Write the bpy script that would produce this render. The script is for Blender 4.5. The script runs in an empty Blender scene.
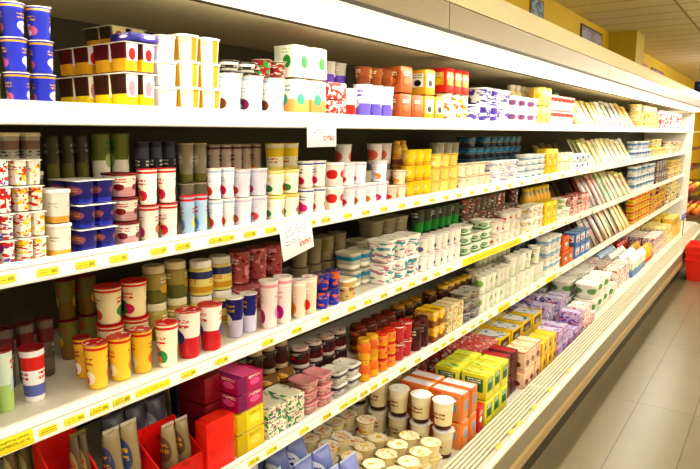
import bpy, bmesh, math, random
from mathutils import Vector, Matrix
random.seed(7)
S = bpy.context.scene
COL = S.collection
PI = math.pi
EYE = 1.65                      # camera height above the floor
# ------------------------------------------------------------------ camera frame
F, CX, CY = 620.0, 350.0, 234.5
VPX, VPY = 787.0, 134.0         # where the aisle's long lines meet
_d = Vector((VPX - CX, CY - VPY, -F)).normalized()
_p = math.atan((CY - VPY) / F)
_z = Vector((0, math.cos(_p), math.sin(_p)))
_x = _d.cross(_z)
R = Matrix(((_x[0], _d[0], _z[0]), (_x[1], _d[1], _z[1]), (_x[2], _d[2], _z[2])))   # world -> camera


def along(u, X, h):
    """metres along the aisle of the point at depth X, height h, seen in column u"""
    a, Z = u - CX, h - EYE
    return -(a * (R[2][0] * X + R[2][2] * Z) + F * R[0][0] * X) / (F * R[0][1] + a * R[2][1])


def height(u, v, X):
    """height above the floor of the point at depth X seen at (u, v)"""
    r = R.transposed() @ Vector((u - CX, CY - v, -F))
    return EYE + r[2] * X / r[0]


cam_d = bpy.data.cameras.new('camera')
cam = bpy.data.objects.new('camera', cam_d)
COL.objects.link(cam)
S.camera = cam
cam_d.sensor_width = 36
cam_d.lens = 36 * F / 700
cam_d.clip_start = 0.02
M = R.transposed().to_4x4()
M.translation = (0, 0, EYE)
cam.matrix_world = M

# ------------------------------------------------------------------ materials
def lin(h):
    h = h.lstrip('#')
    c = [int(h[i:i + 2], 16) / 255 for i in (0, 2, 4)]
    return tuple(x / 12.92 if x <= .04045 else ((x + .055) / 1.055) ** 2.4 for x in c) + (1,)


def node_mat(name):
    m = bpy.data.materials.new(name)
    m.use_nodes = True
    nt = m.node_tree
    return m, nt, nt.nodes['Principled BSDF']


def plain(name, col, rough=.5, metal=0., emit=0., noise=.0, scale=8., bump=0., ecol=None):
    m, nt, b = node_mat(name)
    c = lin(col)
    b.inputs['Base Color'].default_value = c
    b.inputs['Roughness'].default_value = rough
    b.inputs['Metallic'].default_value = metal
    if emit:
        b.inputs['Emission Color'].default_value = lin(ecol or col)
        b.inputs['Emission Strength'].default_value = emit
    if noise or bump:
        tc = nt.nodes.new('ShaderNodeTexCoord')
        n = nt.nodes.new('ShaderNodeTexNoise')
        n.inputs['Scale'].default_value = scale
        n.inputs['Detail'].default_value = 4
        nt.links.new(tc.outputs['Object'], n.inputs['Vector'])
        if noise:
            mx = nt.nodes.new('ShaderNodeMix'); mx.data_type = 'RGBA'
            mx.inputs[6].default_value = tuple(x * (1 - noise) for x in c[:3]) + (1,)
            mx.inputs[7].default_value = tuple(min(1, x * (1 + noise)) for x in c[:3]) + (1,)
            nt.links.new(n.outputs[0], mx.inputs[0])
            nt.links.new(mx.outputs[2], b.inputs['Base Color'])
        if bump:
            bp = nt.nodes.new('ShaderNodeBump')
            bp.inputs['Strength'].default_value = bump
            nt.links.new(n.outputs[0], bp.inputs['Height'])
            nt.links.new(bp.outputs[0], b.inputs['Normal'])
    return m


class Gfx:
    """printed graphics on a UV-mapped surface, layer over layer"""
    def __init__(self, name, base, rep=1, rough=.35):
        self.m, self.nt, self.b = node_mat(name)
        self.b.inputs['Roughness'].default_value = rough
        N = self.nt.nodes
        uv = N.new('ShaderNodeUVMap')
        sp = N.new('ShaderNodeSeparateXYZ')
        self.nt.links.new(uv.outputs[0], sp.inputs[0])
        self.uv = uv.outputs[0]
        self.u = sp.outputs[0]
        if rep > 1:
            self.u = self.op('FRACT', self.op('MULTIPLY', self.u, rep))
        self.v = sp.outputs[1]
        self.oi = N.new('ShaderNodeObjectInfo').outputs['Random']
        rgb = N.new('ShaderNodeRGB'); rgb.outputs[0].default_value = lin(base)
        self.c = rgb.outputs[0]

    def op(self, o, a, b=None, c=None):
        n = self.nt.nodes.new('ShaderNodeMath'); n.operation = o
        for i, x in enumerate((a, b, c)):
            if x is None: continue
            if isinstance(x, (int, float)): n.inputs[i].default_value = x
            else: self.nt.links.new(x, n.inputs[i])
        return n.outputs[0]

    def over(self, mask, col, vary=0.):
        mx = self.nt.nodes.new('ShaderNodeMix'); mx.data_type = 'RGBA'
        self.nt.links.new(mask, mx.inputs[0])
        self.nt.links.new(self.c, mx.inputs[6])
        mx.inputs[7].default_value = lin(col)
        if vary:                 # flavours differ a little from one pack to the next
            hs = self.nt.nodes.new('ShaderNodeHueSaturation')
            hs.inputs['Color'].default_value = lin(col)
            self.nt.links.new(self.op('ADD', self.op('MULTIPLY', self.op('FRACT', self.op('MULTIPLY', self.oi, 7.3)), vary), .5 - vary / 2), hs.inputs['Hue'])
            self.nt.links.new(hs.outputs[0], mx.inputs[7])
        self.c = mx.outputs[2]
        return self

    def rng(self, x, a, b):
        return self.op('COMPARE', x, (a + b) / 2, (b - a) / 2)

    def band(self, a, b, col):
        return self.over(self.rng(self.v, a, b), col)

    def rect(self, u0, u1, v0, v1, col):
        return self.over(self.op('MULTIPLY', self.rng(self.u, u0, u1), self.rng(self.v, v0, v1)), col)

    def ell(self, cu, cv, ru, rv, col, vary=0.):
        a = self.op('DIVIDE', self.op('SUBTRACT', self.u, cu), ru)
        b = self.op('DIVIDE', self.op('SUBTRACT', self.v, cv), rv)
        q = self.op('ADD', self.op('MULTIPLY', a, a), self.op('MULTIPLY', b, b))
        return self.over(self.op('LESS_THAN', q, 1.0), col, vary)

    def _noise(self, scale):
        n = self.nt.nodes.new('ShaderNodeTexNoise'); n.noise_dimensions = '4D'
        n.inputs['Scale'].default_value = scale; n.inputs['Detail'].default_value = 1
        self.nt.links.new(self.uv, n.inputs['Vector'])
        self.nt.links.new(self.op('MULTIPLY', self.oi, 3.0), n.inputs['W'])
        return n.outputs[0]

    def blot(self, scale, thr, col, v0=-1., v1=2.):
        return self.over(self.op('MULTIPLY', self.op('GREATER_THAN', self._noise(scale), thr), self.rng(self.v, v0, v1)), col)

    def text(self, u0, u1, v0, v1, col, rows=3):
        t = self.op('FRACT', self.op('MULTIPLY', self.op('SUBTRACT', self.v, v0), rows / (v1 - v0)))
        m = self.op('MULTIPLY', self.rng(self.u, u0, u1), self.rng(self.v, v0, v1))
        m = self.op('MULTIPLY', m, self.op('GREATER_THAN', t, .45))
        m = self.op('MULTIPLY', m, self.op('GREATER_THAN', self._noise(26), .47))
        return self.over(m, col)

    def done(self):
        hv = self.nt.nodes.new('ShaderNodeHueSaturation')
        self.nt.links.new(self.c, hv.inputs['Color'])
        self.nt.links.new(self.op('ADD', self.op('MULTIPLY', self.oi, .26), .84), hv.inputs['Value'])
        self.nt.links.new(hv.outputs[0], self.b.inputs['Base Color'])
        return self.m


_gm = {}
def gfx(kind, cs, rep=1):
    """kind: one of a few print layouts; cs: up to four colours"""
    key = (kind, tuple(cs), rep)
    if key in _gm: return _gm[key]
    c = list(cs) + [cs[-1]] * 4
    g = Gfx('print_' + kind, c[0], rep)
    if kind == 'fruit':          # colour band above, fruit picture below, writing
        g.band(.89, .95, c[1]).ell(.42, .34, .21, .15, c[2], .10).ell(.62, .26, .19, .15, c[3], .14).ell(.48, .20, .13, .09, c[2], .16).text(.22, .78, .52, .72, c[1], 2)
    elif kind == 'label':        # oval badge over a bottom band
        g.band(.0, .22, c[1]).ell(.5, .58, .36, .22, c[2]).text(.26, .74, .48, .68, c[3], 2)
    elif kind == 'bands':
        g.band(.62, .88, c[1]).band(.12, .34, c[2]).text(.15, .85, .40, .58, c[3], 2)
    elif kind == 'blot':
        g.blot(4.2, .56, c[1]).blot(7.5, .60, c[2]).text(.2, .8, .58, .78, c[3], 2)
    elif kind == 'panel':        # pale panel on a coloured pack
        g.rect(.14, .86, .30, .84, c[1]).ell(.5, .46, .22, .13, c[2]).text(.22, .78, .62, .80, c[3], 2)
    elif kind == 'split':        # two-tone
        g.band(-.1, .46, c[1]).ell(.42, .46, .24, .16, c[2]).text(.2, .8, .62, .86, c[3], 2)
    elif kind == 'side':         # vertical colour field at one edge
        g.rect(-.1, .34, -.1, 1.1, c[1]).ell(.66, .5, .20, .2, c[2]).text(.42, .9, .72, .9, c[3], 2)
    elif kind == 'lid':
        g.ell(.5, .5, .40, .40, c[1]).blot(5., .57, c[2], .2, .8).text(.28, .72, .55, .72, c[3], 2)
    elif kind == 'plain':
        g.blot(3., .62, c[1])
    elif kind == 'wrap':         # pale front, coloured near end
        g.band(-.1, .36, c[2]).ell(.0, .6, .07, .22, c[3]).ell(1., .6, .07, .22, c[3]).rect(.60, .90, -.1, .44, c[2]).rect(.60, .90, .44, 1.1, c[1])
    elif kind == 'layers':
        g.band(-.1, .16, c[1]).band(.72, 1.1, c[2]).text(.2, .8, .34, .62, c[3], 2)
    _gm[key] = g.done()
    return _gm[key]

# ------------------------------------------------------------------ mesh helpers
class MB:
    def __init__(self):
        self.v, self.f, self.uv, self.sm = [], [], [], []

    def quad(self, idx, uvs, smooth=False):
        self.f.append(tuple(idx)); self.uv.append(tuple(uvs)); self.sm.append(smooth)

    def lathe(self, prof, seg=20, cx=0, cy=0, vmax=None, cap_bottom=True, cap_top=True, sq=0.0, sx=1., sy=1.):
        """prof: (radius, z); sq > 0 squares the outline (rounded box pots)"""
        b = len(self.v)
        z0, z1 = prof[0][1], prof[-1][1]
        H = (vmax or (z1 - z0)) or 1
        for r, z in prof:
            for k in range(seg):
                a = 2 * PI * k / seg
                ca, sa = math.cos(a), math.sin(a)
                if sq:
                    n = (abs(ca) ** (2 + sq) + abs(sa) ** (2 + sq)) ** (-1 / (2 + sq))
                    ca, sa = ca * n, sa * n
                self.v.append((cx + r * ca * sx, cy + r * sa * sy, z))
        for i in range(len(prof) - 1):
            for k in range(seg):
                k2 = (k + 1) % seg
                va, vb = (prof[i][1] - z0) / H, (prof[i + 1][1] - z0) / H
                ua, ub = k / seg, (k + 1) / seg
                self.quad((b + i * seg + k, b + i * seg + k2, b + (i + 1) * seg + k2, b + (i + 1) * seg + k),
                          ((ua, va), (ub, va), (ub, vb), (ua, vb)), True)
        def cap(i, rev):
            r = prof[i][0] or 1
            ids = [b + i * seg + k for k in range(seg)]
            uvs = [(.5 + .5 * math.cos(2 * PI * k / seg), .5 + .5 * math.sin(2 * PI * k / seg)) for k in range(seg)]
            if rev: ids, uvs = ids[::-1], uvs[::-1]
            self.quad(ids, uvs)
        if cap_bottom and prof[0][0] > 1e-5: cap(0, True)
        if cap_top and prof[-1][0] > 1e-5: cap(len(prof) - 1, False)
        return self

    def box(self, x0, x1, y0, y1, z0, z1, bev=0.0):
        """box with chamfered edges; each face carries the whole print"""
        if bev <= 0:
            b = len(self.v)
            self.v += [(x, y, z) for z in (z0, z1) for y in (y0, y1) for x in (x0, x1)]
            Q = ((0, 0), (1, 0), (1, 1), (0, 1))
            for ids in ((1, 3, 7, 5), (2, 0, 4, 6), (0, 1, 5, 4), (3, 2, 6, 7), (4, 5, 7, 6), (2, 3, 1, 0)):
                self.quad([b + i for i in ids], Q)
            return self
        bm = bmesh.new()
        vs = [bm.verts.new((x, y, z)) for z in (z0, z1) for y in (y0, y1) for x in (x0, x1)]
        for ids in ((1, 3, 7, 5), (2, 0, 4, 6), (0, 1, 5, 4), (3, 2, 6, 7), (4, 5, 7, 6), (2, 3, 1, 0)):
            bm.faces.new([vs[i] for i in ids])
        bmesh.ops.bevel(bm, geom=list(bm.edges), offset=bev, segments=2, profile=.5, affect='EDGES')
        bm.normal_update()
        b = len(self.v)
        bm.verts.index_update()
        self.v += [tuple(v.co) for v in bm.verts]
        for fc in bm.faces:
            n = fc.normal
            uvs = []
            for v in fc.verts:
                tx, ty, tz = (v.co.x - x0) / (x1 - x0), (v.co.y - y0) / (y1 - y0), (v.co.z - z0) / (z1 - z0)
                if abs(n.z) >= max(abs(n.x), abs(n.y)): uvs.append((ty, 1 - tx))
                elif abs(n.x) >= abs(n.y): uvs.append((ty, tz))
                else: uvs.append((tx, tz))
            self.quad([b + v.index for v in fc.verts], uvs, True)
        bm.free()
        return self

    def prism(self, prof, y0, y1):
        """closed outline in (x, z), swept along y"""
        n = len(prof); b = len(self.v)
        self.v += [(x, y0, z) for x, z in prof] + [(x, y1, z) for x, z in prof]
        for i in range(n):
            j = (i + 1) % n
            self.quad((b + i, b + j, b + n + j, b + n + i), ((0, 0), (0, 1), (1, 1), (1, 0)))
        self.quad([b + i for i in range(n)][::-1], [(0, 0)] * n)
        self.quad([b + n + i for i in range(n)], [(0, 0)] * n)
        return self

    def mesh(self, name, mat):
        me = bpy.data.meshes.new(name)
        me.from_pydata(self.v, [], self.f)
        ul = me.uv_layers.new(name='UVMap')
        for p in me.polygons:
            p.use_smooth = self.sm[p.index]
            for q, li in enumerate(p.loop_indices):
                ul.data[li].uv = self.uv[p.index][q]
        me.materials.append(mat)
        bm = bmesh.new(); bm.from_mesh(me)
        bmesh.ops.recalc_face_normals(bm, faces=bm.faces)
        bm.to_mesh(me); bm.free()
        if any(self.sm):
            try: me.set_sharp_from_angle(angle=math.radians(40))
            except Exception: pass
        return me


def link(name, me, parent=None, loc=(0, 0, 0), rot=(0, 0, 0)):
    o = bpy.data.objects.new(name, me)
    COL.objects.link(o)
    o.location = loc; o.rotation_euler = rot
    if parent: o.parent = parent
    return o


def tag(o, label, cat, group=None):
    o['label'] = label; o['category'] = cat
    if group: o['group'] = group
    return o


def struct(name, mb, mat):
    o = link(name, mb.mesh(name, mat)); o['kind'] = 'structure'
    return o


def copy_tree(o, parent=None):
    c = o.copy(); COL.objects.link(c)
    if parent: c.parent = parent
    for ch in list(o.children):
        copy_tree(ch, c)
    return c


NUM = 'first second third fourth fifth sixth seventh eighth ninth tenth eleventh twelfth thirteenth fourteenth fifteenth sixteenth seventeenth eighteenth nineteenth'.split()
TENS = {2: 'twent', 3: 'thirt', 4: 'fort', 5: 'fift', 6: 'sixt'}
def nth(i):
    if i < 19: return NUM[i]
    n = i + 1
    return TENS[n // 10] + ('ieth' if n % 10 == 0 else 'y-' + NUM[n % 10 - 1])

# ------------------------------------------------------------------ the setting
Y0, YE, YB = -0.9, 10.4, 20.0           # near end, far end of the cabinet; back of the shop
WX, RX, CZ = -1.86, 3.2, 2.85          # left wall, right wall, ceiling

# floor: big pale tiles with thin seams
fm, nt, b = node_mat('floor_tiles')
tc = nt.nodes.new('ShaderNodeTexCoord')
br = nt.nodes.new('ShaderNodeTexBrick')
br.offset = 0; br.inputs['Scale'].default_value = 1
br.inputs['Mortar Size'].default_value = .0035
br.inputs['Brick Width'].default_value = 1.24
br.inputs['Row Height'].default_value = .31
br.inputs['Color1'].default_value = lin('#857a61'); br.inputs['Color2'].default_value = lin('#7f755b')
br.inputs['Mortar'].default_value = lin('#5c5440')
mp = nt.nodes.new('ShaderNodeMapping')
mp.inputs['Location'].default_value = (-.29, -.61, 0)
mp.inputs['Rotation'].default_value = (0, 0, -PI / 2)
nt.links.new(tc.outputs['Object'], mp.inputs[0]); nt.links.new(mp.outputs[0], br.inputs['Vector'])
nz = nt.nodes.new('ShaderNodeTexNoise'); nz.inputs['Scale'].default_value = 3; nz.inputs['Detail'].default_value = 6
nt.links.new(tc.outputs['Object'], nz.inputs['Vector'])
mx = nt.nodes.new('ShaderNodeMix'); mx.data_type = 'RGBA'; mx.blend_type = 'MULTIPLY'
mx.inputs[0].default_value = .25
nt.links.new(br.outputs[0], mx.inputs[6]); nt.links.new(nz.outputs[0], mx.inputs[7])
nt.links.new(mx.outputs[2], b.inputs['Base Color'])
b.inputs['Roughness'].default_value = .28
struct('floor', MB().box(-2.2, RX, -3, YB, -.1, 0), fm)

# ceiling: suspended panels
cm, nt, b = node_mat('ceiling_panels')
tc = nt.nodes.new('ShaderNodeTexCoord')
br = nt.nodes.new('ShaderNodeTexBrick'); br.offset = 0
br.inputs['Scale'].default_value = 1; br.inputs['Brick Width'].default_value = .95; br.inputs['Row Height'].default_value = .42
br.inputs['Mortar Size'].default_value = .012; br.inputs['Mortar'].default_value = lin('#b5a263')
br.inputs['Color1'].default_value = lin('#efe6c8'); br.inputs['Color2'].default_value = lin('#ebe1c0')
nt.links.new(tc.outputs['Object'], br.inputs['Vector']); nt.links.new(br.outputs[0], b.inputs['Base Color'])
b.inputs['Roughness'].default_value = .7
struct('ceiling', MB().box(-2.2, RX, -3, YB, CZ, CZ + .1), cm)

YELLOW = plain('yellow_paint', '#d8b800', .55, noise=.06, scale=2)
struct('wall_left', MB().box(WX - .1, WX, -3, YB, 0, CZ), YELLOW)
struct('wall_right', MB().box(RX, RX + .1, -3, YB, 0, CZ), plain('cream_paint', '#e6dcc2', .6, noise=.04))
struct('wall_back', MB().box(-2.2, RX, YB, YB + .1, 0, CZ), plain('back_wall_paint', '#b98f6c', .6, noise=.1, scale=3))
struct('wall_front', MB().box(-2.2, RX, -3.1, -3, 0, CZ), plain('front_wall_paint', '#e6dcc2', .6, noise=.04))
PX = -1.55
pil = struct('pillar_1', MB().box(WX, PX, 8.12, 8.6, 2.155, CZ), plain('pillar_paint', '#b9a225', .6, noise=.06, scale=2))

# ------------------------------------------------------------------ the chiller cabinet
SX = -1.20                     # front of the shelves
BX = -1.78                     # back of the shelves
SH = [1.668, 1.358, 1.027, 0.682]     # undersides of the price rails
LIP = .046
TOP = [s + LIP - .010 for s in SH]    # shelf surfaces
DECK = .300
cab = link('refrigerated_display_cabinet', None, loc=(-1.4, 4.5, 0))
tag(cab, 'long white open-front supermarket chiller cabinet with four shelves and lit canopy', 'chiller cabinet')
def cpart(name, mb, mat, parent=None):
    o = link(name, mb.mesh(name, mat))
    o.parent = parent or cab
    o.matrix_parent_inverse = Matrix.Translation((1.4, -4.5, 0)) if (parent or cab) is cab else Matrix.Identity(4)
    return o
WHITE = plain('white_enamel', '#f1efe8', .32, noise=.02)
SHELFM = plain('shelf_enamel', '#e6e3d6', .38, noise=.03)
BACKM = plain('shaded_back_panel', '#4a442f', .5, noise=.2, scale=2)  # colour darkened to carry the shade behind the shelves
INCEIL = plain('canopy_inside_metal', '#d8cba6', .35, metal=.0, noise=.2, scale=1.2)
DARK = plain('dark_trim', '#3a3122', .5)
GREY = plain('grey_front_panel', '#8b826a', .4, noise=.05)
TAN = plain('tan_bumper_plastic', '#ab9468', .45, noise=.05)
KICK = plain('kick_plate_paint', '#3e382a', .6, noise=.1)
GRILLE = plain('grille_enamel', '#dcd6bf', .35)
RAIL = plain('price_rail_plastic', '#f4f3ee', .28)
GROOVE = plain('rail_groove', '#b9b6ad', .4)
cpart('back_panel', MB().box(BX - .03, BX, Y0, YE, .2, 2.05), BACKM)
cpart('inner_ceiling', MB().box(BX, -1.159, Y0, YE, 1.985, 2.0), INCEIL)
endp = [(-1.13, .36), (-1.13, 1.955), (BX - .03, 1.955), (BX - .03, .0), (-.9, 0), (-.89, .30), (-1.005, .36)]
cpart('end_panel', MB().prism(endp, YE, YE + .05), WHITE)
cpart('end_panel', MB().prism(endp, Y0 - .05, Y0), WHITE)
for k, s in enumerate(SH):
    sh = cpart('shelf', MB().box(BX, SX - .012, Y0, YE, s + .006, TOP[k]), SHELFM)
    rl = cpart('price_rail', MB().prism([(SX - .014, s + .004), (SX - .002, s), (SX, s + .004), (SX - .006, s + LIP), (SX - .012, s + LIP)], Y0, YE), RAIL, sh)
    gx = SX - .0045
    g = cpart('rail_groove', MB().box(gx - .002, gx + .0008, Y0, YE, s + LIP - .013, s + LIP - .0105), GROOVE, sh)
# canopy
diff = plain('lit_diffuser', '#fffdf0', .5, emit=.62, ecol='#fff6dc')
cpart('light_diffuser', MB().prism([(-1.150, 1.958), (-.936, 1.974), (-.936, 1.983), (-1.150, 1.983)], Y0, YE), diff)
cpart('diffuser_trim', MB().prism([(-1.163, 1.958), (-1.151, 1.952), (-1.151, 1.984), (-1.158, 1.984)], Y0, YE), DARK)
cpart('diffuser_trim', MB().prism([(-.935, 1.974), (-.928, 1.974), (-.928, 1.984), (-.935, 1.984)], Y0, YE), DARK)
STEEL = plain('brushed_canopy_band', '#75663f', .36, metal=.35, noise=.1, scale=1.0)
CREAM = plain('cream_canopy_band', '#e3d9b4', .30, noise=.06, scale=1.5)
seams = [Y0, 1.9, 4.12, 6.6, YE + .05]
for a, c in zip(seams, seams[1:]):
    cpart('canopy_band', MB().box(-.97, -.93, a + .002, c - .002, 1.9845, 2.068), STEEL)
    cpart('canopy_fascia', MB().prism([(-.97, 2.07), (-.928, 2.07), (-.955, 2.165), (-.99, 2.165)], a + .002, c - .002), CREAM)
cpart('canopy_top', MB().box(BX - .03, -.985, Y0, YE, 2.13, 2.15), plain('canopy_top_paint', '#a79f86', .6))
# bottom well
cpart('deck', MB().box(BX, -1.01, Y0, YE, DECK - .02, DECK), SHELFM)
gr = MB()
for i in range(7):
    x = -1.005 + i * .0185
    gr.box(x, x + .011, Y0, YE, .318, .336, 0)
yy = Y0 + .4
while yy < YE:
    gr.box(-1.005, -.883, yy, yy + .012, .312, .3365, 0); yy += 1.2
cpart('air_grille', gr, GRILLE)
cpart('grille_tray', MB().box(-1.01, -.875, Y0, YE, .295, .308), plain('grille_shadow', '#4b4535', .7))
cpart('front_lip', MB().prism([(-.883, .33), (-.846, .33), (-.840, .337), (-.840, .346), (-.846, .354), (-.856, .357), (-.883, .346)], Y0, YE), plain('lip_enamel', '#e4e0d0', .3))
cpart('front_panel', MB().prism([(-.885, .236), (-.846, .236), (-.846, .329), (-.885, .329)], Y0, YE), GREY)
cpart('bumper_rail', MB().prism([(-.875, .165), (-.845, .165), (-.838, .18), (-.838, .222), (-.845, .235), (-.875, .235)], Y0, YE), TAN)
cpart('kick_plate', MB().box(-.93, -.90, Y0, YE, 0.0, .20), KICK)
cpart('well_base', MB().box(BX, -.93, Y0, YE, .05, .10), KICK)

# ------------------------------------------------------------------ product meshes (base at z = 0, front towards +x)
WHT = '#f6f3ec'
def m_cup(h, w, d, st):
    r = min(w, d) / 2 * .97
    body = MB().lathe([(r * .70, 0), (r * .74, h * .015), (r * .77, h * .06), (r * .93, h * .92), (r * .95, h * .952)], 20, vmax=h * .955)
    lid = MB().lathe([(r * .97, h * .954), (r, h * .957), (r, h * .970), (r * .97, h * .980), (r * .9, h * .976)], 20)
    return body, [('lid', lid, st['lid'])]
def m_tub(h, w, d, st):
    r = .5
    body = MB().lathe([(r * .80, 0), (r * .84, h * .04), (r * .95, h * .86), (r * .96, h * .88)], 28, vmax=h * .88, sq=3, sx=d * .95, sy=w * .95)
    lid = MB().lathe([(r * .97, h * .882), (r, h * .89), (r, h * .96), (r * .95, h * .982), (r * .80, h * .982), (r * .78, h * .97)], 28, sq=3, sx=d * .97, sy=w * .97)
    return body, [('lid', lid, st['lid'])]
def m_jar(h, w, d, st):
    r = min(w, d) / 2 * .97
    body = MB().lathe([(r * .86, 0), (r * .96, h * .03), (r * .97, h * .66), (r * .90, h * .74), (r * .80, h * .78)], 20, vmax=h * .78)
    cap = MB().lathe([(r * .84, h * .782), (r * .87, h * .79), (r * .87, h * .95), (r * .82, h * .98)], 20)
    return body, [('cap', cap, st['lid'])]
def m_bottle(h, w, d, st):
    r = min(w, d) / 2 * .97
    body = MB().lathe([(r * .88, 0), (r * .97, h * .03), (r * .97, h * .20), (r * .88, h * .34), (r * .95, h * .52), (r * .90, h * .70), (r * .62, h * .82), (r * .52, h * .87)], 20, vmax=h * .87)
    cap = MB().lathe([(r * .56, h * .872), (r * .60, h * .88), (r * .60, h * .97), (r * .54, h * .985)], 16)
    return body, [('cap', cap, st['lid'])]
def m_pack(h, w, d, st):
    """multipack: two square pots wide and two deep under one foil sheet"""
    foil = MB().box(-d * .49, d * .49, -w * .49, w * .49, h * .93, h * .96, .0015)
    pots = []
    for sx in (-1, 1):
        for sy in (-1, 1):
            pots.append(('pot', MB().lathe([(.5 * .78, 0), (.5 * .82, h * .04), (.5 * .95, h * .925)], 16, cx=sx * d * .245, cy=sy * w * .245, vmax=h * .93, sq=3.5, sx=d * .47, sy=w * .47), st['mat']))
    return foil, pots
def m_carton(h, w, d, st):
    body = MB().box(-d * .48, d * .48, -w * .485, w * .485, 0, h * .965, .0025)
    flap = MB().box(-d * .475, d * .475, -w * .30, w * .30, h * .966, h * .975, .0)
    return body, [('flap', flap, st['lid'])]
def m_brick(h, w, d, st):
    """gable-topped drink carton"""
    a, bq = d * .47, w * .47
    mb = MB()
    mb.box(-a, a, -bq, bq, 0, h * .76, .002)
    top = MB().prism([(-a, h * .762), (a, h * .762), (.004, h * .93), (.004, h * .985), (-.004, h * .985), (-.004, h * .93)], -bq, bq)
    return mb, [('gable_top', top, st['lid'])]
def m_packet(h, w, d, st):
    """flat vacuum packet: thin along x, broad faces front and back, crimped rim and header strip"""
    mb = MB()
    ny, nz = 8, 8
    th0 = d * .5
    for side in (-1, 1):
        b0 = len(mb.v)
        for j in range(nz + 1):
            for i in range(ny + 1):
                s, t = i / ny * 2 - 1, j / nz * 2 - 1
                th = th0 * .5 * (max(0, 1 - s ** 6) * max(0, 1 - abs(t * 1.06) ** 6)) + .0006
                mb.v.append((side * th, s * w / 2, (t + 1) / 2 * h))
        for j in range(nz):
            for i in range(ny):
                q = [b0 + j * (ny + 1) + i, b0 + j * (ny + 1) + i + 1, b0 + (j + 1) * (ny + 1) + i + 1, b0 + (j + 1) * (ny + 1) + i]
                uv = [(i / ny, j / nz), ((i + 1) / ny, j / nz), ((i + 1) / ny, (j + 1) / nz), (i / ny, (j + 1) / nz)]
                mb.quad(q, uv, True)
    hd = MB().box(-.0016, .0016, -w * .5, w * .5, h * 1.001, h * 1.09, 0)
    return mb, [('header_strip', hd, st['lid'])]
def m_bag(h, w, d, st):
    """soft pillow bag standing up"""
    mb = MB()
    prof = [(.30, 0), (.44, .03), (.5, .2), (.5, .5), (.44, .76), (.30, .93), (.2, .955)]
    b0 = len(mb.v); seg = 20
    for q, (r, z) in enumerate(prof):
        k = 1 if q < 4 else (1 - (q - 3) * .29)
        for s in range(seg):
            a = 2 * PI * s / seg
            mb.v.append((math.cos(a) * r * d * max(.08, k), math.sin(a) * w * (.5 if q > 0 else .42) * .97 * (1 - .05 * math.sin(3 * a + q)), z * h))
    for q in range(len(prof) - 1):
        for s in range(seg):
            s2 = (s + 1) % seg
            mb.quad((b0 + q * seg + s, b0 + q * seg + s2, b0 + (q + 1) * seg + s2, b0 + (q + 1) * seg + s),
                    ((s / seg, prof[q][1]), ((s + 1) / seg, prof[q][1]), ((s + 1) / seg, prof[q + 1][1]), (s / seg, prof[q + 1][1])), True)
    mb.quad([b0 + s for s in range(seg)][::-1], [(.5, .0)] * seg)
    mb.quad([b0 + (len(prof) - 1) * seg + s for s in range(seg)], [(.5, 1)] * seg)
    seal = MB().box(-.0015, .0015, -w * .47, w * .47, h * .956, h * .995)
    return mb, [('seal', seal, st['lid'])]
def m_tray(h, w, d, st):
    """shelf-ready display box: low front, high back"""
    t = .004
    mb = MB()
    mb.box(-d / 2, d / 2, -w / 2, w / 2, 0, t)
    mb.box(-d / 2, -d / 2 + t, -w / 2, w / 2, t, h)
    for s in (-1, 1):
        y = s * (w / 2 - t / 2)
        b0 = len(mb.v)
        pts = [(-d / 2 + t, t), (d / 2, t), (d / 2, h * .5), (-d / 2 + t, h)]
        for yy in (y - t / 2, y + t / 2):
            mb.v += [(x, yy, z) for x, z in pts]
        Q = ((0, 0), (1, 0), (1, 1), (0, 1))
        mb.quad([b0 + i for i in (3, 2, 1, 0)], Q); mb.quad([b0 + 4 + i for i in range(4)], Q)
        for i in range(4):
            j = (i + 1) % 4
            mb.quad((b0 + i, b0 + j, b0 + 4 + j, b0 + 4 + i), Q)
    fr = MB().box(d / 2 - t, d / 2 - .0005, -w / 2 + t, w / 2 - t, t + .0005, h * .5)
    return mb, [('front_flap', fr, st['mat'])]

SHAPE = dict(cup=m_cup, tub=m_tub, jar=m_jar, bottle=m_bottle, pack=m_pack, carton=m_carton, brick=m_brick, packet=m_packet, bag=m_bag, tray=m_tray)
ZONE = ['top shelf', 'second shelf', 'third shelf', 'fourth shelf', 'bottom well']
_mesh_n = [0]


BODY = dict(cup='pot', tub='tub_body', jar='jar_body', bottle='bottle_body', pack='foil_sheet', carton='box', brick='carton_body', packet='pouch', bag='bag_body', tray='tray_body')


def product(name, shape, h, w, d, st, near):
    """first example of a product: an Empty at its base with its parts (small far ones: the body carries the rest)"""
    body, parts = SHAPE[shape](h, w, d, st)
    bm_ = body.mesh(BODY[shape], st['lid'] if shape == 'pack' else st['mat'])
    if near:
        o = link(name, None)
        link(BODY[shape], bm_, o)
    else:
        o = link(name, bm_)
    for pn, mb, mat in parts:
        p = link(pn, mb.mesh(pn, mat), o)
        if near and shape == 'cup' and pn == 'lid':
            r = min(w, d) / 2 * .97
            link('pull_tab', MB().box(r * .86, r * 1.14, -r * .16, r * .16, h * .979, h * .984).mesh('pull_tab', mat), p).rotation_euler = (0, 0, .5)
    return o


SEEN = set()
TOPOF = {}
DIM = []
TIER = {2: ['bottom', 'top'], 3: ['bottom', 'middle', 'top'], 4: ['bottom', 'second', 'third', 'top'], 5: ['bottom', 'second', 'middle', 'fourth', 'top'],
        6: ['bottom', 'second', 'third', 'fourth', 'fifth', 'top']}
NOMW = dict(cup=.072, tub=.105, carton=.095, pack=.115, jar=.075, bottle=.068, brick=.08, bag=.11, tray=.16, packet=.15)
MAXH = dict(cup=.115, tub=.085, carton=.14, pack=.07, jar=.135, bottle=.22, brick=.22, bag=.22, tray=.2, packet=.24)


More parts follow.
